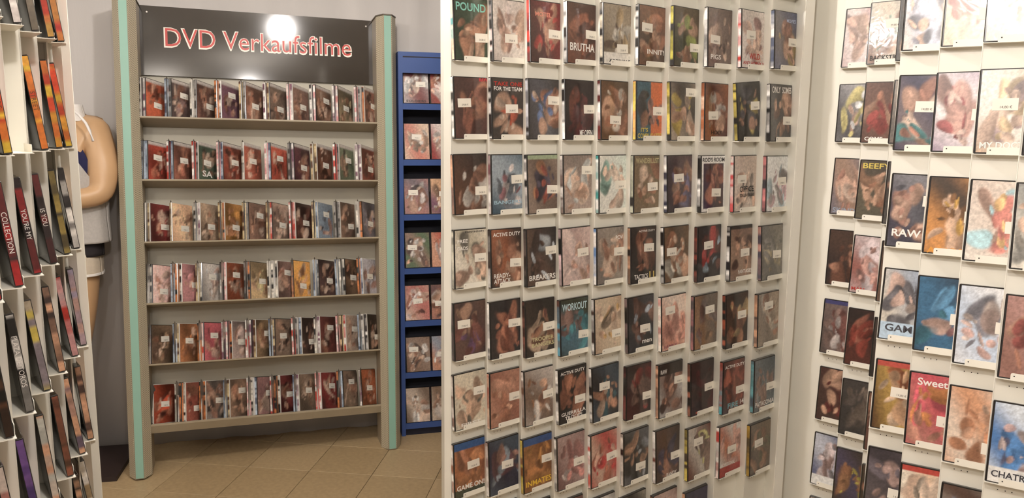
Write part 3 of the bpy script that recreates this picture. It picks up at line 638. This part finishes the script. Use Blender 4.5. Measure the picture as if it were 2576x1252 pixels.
# ------------------------------------------------------------------ blue shelf unit
BT = frame(Vector((-.575, 4.077, 0)), 74.8)
bs = link('blue_shelf_unit', None); bs.matrix_world = BT
tag(bs, 'tall blue metal shelf unit standing between the rack and the panel', 'shelf')
MB().box(-.012, 0, 0, .010, .18, 2.04).build('side_panel', blue_m, bs)
MB().box(.888, 0, 0, .91, .18, 2.04).build('side_panel', blue_m, bs)
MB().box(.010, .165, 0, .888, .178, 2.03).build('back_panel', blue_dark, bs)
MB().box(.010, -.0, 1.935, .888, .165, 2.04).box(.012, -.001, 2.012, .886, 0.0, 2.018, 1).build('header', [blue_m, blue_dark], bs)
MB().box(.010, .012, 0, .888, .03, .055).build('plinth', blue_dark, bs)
lets = [[('SOLDIERS', K_, .93, .06, .75)], [], [('JOHN', K_, .03, .03)], []]
BC = [((176, 164, 164), (120, 60, 60)), ((150, 60, 50), (70, 54, 54)), ((214, 186, 160), (200, 120, 100)), ((222, 206, 200), (150, 50, 46)), ((120, 104, 110), (176, 120, 110)), ((206, 160, 120), (120, 80, 100)),
      ((150, 120, 104), (90, 110, 80)), ((190, 90, 70), (206, 150, 120)), ((190, 110, 100), (206, 180, 160)), ((110, 80, 80), (176, 120, 100)), ((150, 126, 110), (120, 90, 70)), ((150, 156, 170), (200, 140, 110)), ((200, 180, 160), (120, 100, 84)), ((196, 176, 156), (130, 104, 84))]
for i in range(7):
    z = 1.782 - .2853 * i
    MB().box(.010, -.004, z - .030, .888, .0, z).box(.010, 0, z - .006, .888, .10, z).build('shelf', blue_m, bs)
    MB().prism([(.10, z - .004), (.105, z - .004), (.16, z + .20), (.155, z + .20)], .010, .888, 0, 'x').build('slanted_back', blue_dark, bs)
    for k in range(4):
        c = BC[(2 * i + k) % 14]
        lb = '%s film case, %s from left on the %s shelf of the blue unit' % (cname(c[0]), ORD[k], ORD[i])
        Mw = BT @ Matrix.Translation((.0125 + k * .1395 + .003 * (i % 2), .004, z + .0005)) @ Matrix.Rotation(R_(-12), 4, 'X')
        dvd(Mw, uniq(lb), 'film cases on the blue shelf unit', bg=c[0], bg2=c[1], acc=[T1, T3, T2, (60, 44, 42), W_, (226, 214, 206)], res=(24, 34), n=10, sticker=(rng.uniform(.3, .7), rng.uniform(.35, .6)) if i < 6 else None,
            spine=((170, 60, 54), W_), price='19,80 €', titles=[('SOLDIERS', K_, .93, .06, .75)] if (i, k) == (0, 0) else ())

# ------------------------------------------------------------------ mannequin on its dark base
pb = MB().box(-.40, 0, 0, .215, .40, .022); PBm = frame(Vector((-2.06, 3.45, 0)), 78)
base = pb.build('platform', dark_wood); base.matrix_world = PBm
tag(base, 'low dark brown platform on the floor under the mannequin', 'platform')
mq = link('mannequin', None); mq.location = (-2.06, 3.66, .022)
tag(mq, 'headless tan mannequin with bent arm in grey tank top and shorts', 'mannequin')
def skin(name, pts, edges, m, parent, sub=2, root=0):
    me = bpy.data.meshes.new(name); me.from_pydata([p[:3] for p in pts], edges, []); me.materials.append(m)
    o = link(name, me, parent)
    sm = o.modifiers.new('s', 'SKIN'); sm.use_smooth_shade = True
    lay = me.skin_vertices[0] if me.skin_vertices else None
    if lay is None:
        bpy.context.view_layer.objects.active = o
    for i, p in enumerate(pts):
        r = p[3]; me.skin_vertices[0].data[i].radius = r if isinstance(r, tuple) else (r, r)
    me.skin_vertices[0].data[root].use_root = True
    ss = o.modifiers.new('b', 'SUBSURF'); ss.levels = sub; ss.render_levels = sub
    bpy.context.view_layer.update()
    ev = o.evaluated_get(bpy.context.evaluated_depsgraph_get()); m2 = bpy.data.meshes.new_from_object(ev)
    o.modifiers.clear(); o.data = m2; m2.name = name; m2.shade_smooth()
    return o
q = lambda x, y, z, r: (x + 2.06, y - 3.66, z - .022, r)
pts = [q(-2.10, 3.66, 1.02, (.13, .10)), q(-2.06, 3.66, 1.20, (.125, .095)), q(-2.06, 3.67, 1.38, (.15, .115)), q(-2.06, 3.68, 1.53, (.165, .115)), q(-2.06, 3.69, 1.64, (.09, .08)), q(-2.06, 3.69, 1.72, (.055, .055)),
       q(-1.930, 3.69, 1.625, .088), q(-1.897, 3.66, 1.49, .079), q(-1.889, 3.61, 1.335, .060), q(-1.96, 3.54, 1.325, .050), q(-2.06, 3.45, 1.33, .035), q(-2.10, 3.42, 1.335, (.04, .022)),
       q(-2.19, 3.69, 1.625, .088), q(-2.235, 3.67, 1.47, .076), q(-2.26, 3.66, 1.33, .056), q(-2.27, 3.62, 1.18, .050), q(-2.26, 3.57, 1.06, .033), q(-2.26, 3.56, 1.00, (.022, .04)),
       q(-2.035, 3.66, .93, .088), q(-2.06, 3.65, .72, .073), q(-2.085, 3.64, .53, .056), q(-2.095, 3.67, .34, .054), q(-2.10, 3.69, .11, .036), q(-2.10, 3.61, .05, .034), q(-2.10, 3.53, .042, .026),
       q(-2.195, 3.66, .93, .088), q(-2.215, 3.65, .72, .073), q(-2.235, 3.66, .53, .056), q(-2.245, 3.69, .34, .054), q(-2.25, 3.71, .11, .036), q(-2.25, 3.63, .05, .034), q(-2.25, 3.55, .042, .026)]
ed = [(0, 1), (1, 2), (2, 3), (3, 4), (4, 5), (3, 6), (6, 7), (7, 8), (8, 9), (9, 10), (10, 11), (3, 12), (12, 13), (13, 14), (14, 15), (15, 16), (16, 17), (0, 18), (18, 19), (19, 20), (20, 21), (21, 22), (22, 23), (23, 24), (0, 25), (25, 26), (26, 27), (27, 28), (28, 29), (29, 30), (30, 31)]
for hx, dirv, start in ((11, Vector((-.7, -.62, .0)), None), (17, Vector((0, -.12, -1)), None)):
    bx, by, bz = pts[hx][:3]; dv = dirv.normalized(); side = Vector((0, 0, 1)) if hx == 11 else Vector((0, 1, 0))
    for fi in range(4):
        b0 = Vector((bx, by, bz)) + side * (.028 - .018 * fi) ; L = [.07, .078, .073, .056][fi]
        i0 = len(pts)
        pts += [(*(b0 + dv * .03), .0095), (*(b0 + dv * (.03 + L * .5)), .0088), (*(b0 + dv * (.03 + L) + Vector((.01, 0, 0))), .0075)]
        ed += [(hx, i0), (i0, i0 + 1), (i0 + 1, i0 + 2)]
    i0 = len(pts); b0 = Vector((bx, by, bz)) + side * .04
    pts += [(*b0, .011), (*(b0 + dv * .035 + side * .015), .009)]; ed += [(hx, i0), (i0, i0 + 1)]
skin('body', pts, ed, skin_m, mq)
def rings(name, rs, m, w_=None):
    """loft of ellipses round the torso; w_(z) opens both sides (armholes) by that share of the turn"""
    P = 44; v = []; f = []
    out_ = []
    for A, B in zip(rs, rs[1:]):
        for q_ in range(5): out_.append(tuple(a_ + (b_ - a_) * q_ / 5 for a_, b_ in zip(A, B)))
    rs = out_ + [rs[-1]]
    for half in (0, 1):
        n0 = len(v)
        for (x, y, z, rx, ry) in rs:
            g = w_(z) if w_ else 0
            for i in range(P + 1):
                t = 2 * math.pi * (half * .5 + g + (.5 - 2 * g) * i / P)
                fold = 1 + .018 * math.sin(5 * t + z * 9) + .010 * math.sin(11 * t)
                v.append((x + 2.06 + rx * fold * math.cos(t), y - 3.66 + ry * fold * math.sin(t), z - .022))
        for j in range(len(rs) - 1):
            for i in range(P):
                a_ = n0 + j * (P + 1) + i; f.append((a_, a_ + 1, a_ + P + 2, a_ + P + 1))
    o = link(name, mesh(name, v, f, m, True), mq)
    so = o.modifiers.new('t', 'SOLIDIFY'); so.thickness = .004
    return o
# tank top: wide armholes at the sides (t near 0 and 0.5)
zs = [1.115, 1.16, 1.22, 1.28, 1.34, 1.40, 1.46, 1.52, 1.57, 1.62, 1.655]
rx = [.165, .164, .160, .16, .162, .17, .175, .172, .155, .125, .10]
ry = [.135, .130, .122, .12, .128, .135, .138, .135, .122, .10, .085]
arm = lambda z: 0 if z < 1.36 else min(.155, (z - 1.36) ** .5 * .42)
rings('tank_top', [(-2.06, 3.67, z, a, b) for z, a, b in zip(zs, rx, ry)], grey_cloth, arm)
# white piping along the armhole facing the aisle, and the collar
def tube(name, P, r, m, parent, N=8):
    v = []; f = []
    for i, p in enumerate(P):
        a = Vector(P[max(0, i - 1)]); b = Vector(P[min(len(P) - 1, i + 1)]); t = (b - a).normalized()
        s = t.cross(Vector((0, 0, 1))) if abs(t.z) < .95 else t.cross(Vector((0, 1, 0))); s.normalize(); w2 = t.cross(s)
        for k in range(N):
            q_ = 2 * math.pi * k / N; v.append(tuple(Vector(p) + (s * math.cos(q_) + w2 * math.sin(q_)) * r))
    for i in range(len(P) - 1):
        for k in range(N): f.append((i * N + k, i * N + (k + 1) % N, (i + 1) * N + (k + 1) % N, (i + 1) * N + k))
    return link(name, mesh(name, v, f, m, True), parent)
ww = lambda x, y, z: (x + 2.06, y - 3.66, z - .022)
tube('piping', [ww(-1.99, 3.60, 1.725), ww(-1.95, 3.58, 1.70), ww(-1.918, 3.572, 1.665), ww(-1.900, 3.568, 1.63), ww(-1.888, 3.566, 1.585)], .006, white_cloth, mq)
rings('collar', [(-2.055, 3.68, 1.675, .082, .080), (-2.058, 3.685, 1.70, .072, .070), (-2.06, 3.69, 1.75, .062, .060)], white_cloth)
rings('undershirt', [(-2.06, 3.668, z, a - .018, b - .014) for z, a, b in zip(zs[4:], rx[4:], ry[4:])], navy_cloth, lambda z: .07 + max(0, z - 1.42) * .35)
rings('waistband', [(-2.09, 3.665, 1.05, .160, .122), (-2.08, 3.665, 1.13, .150, .116)], black_cloth)
for sx in (-2.038, -2.195):
    rings('short_leg', [(sx, 3.66, .965, .096, .112), (sx, 3.66, 1.02, .096, .114), (sx - .002, 3.66, 1.065, .094, .112)], short_cloth)
    rings('hem', [(sx, 3.66, .958, .0985, .1145), (sx, 3.66, .970, .0985, .1145)], white_cloth)
bpy.context.view_layer.update()
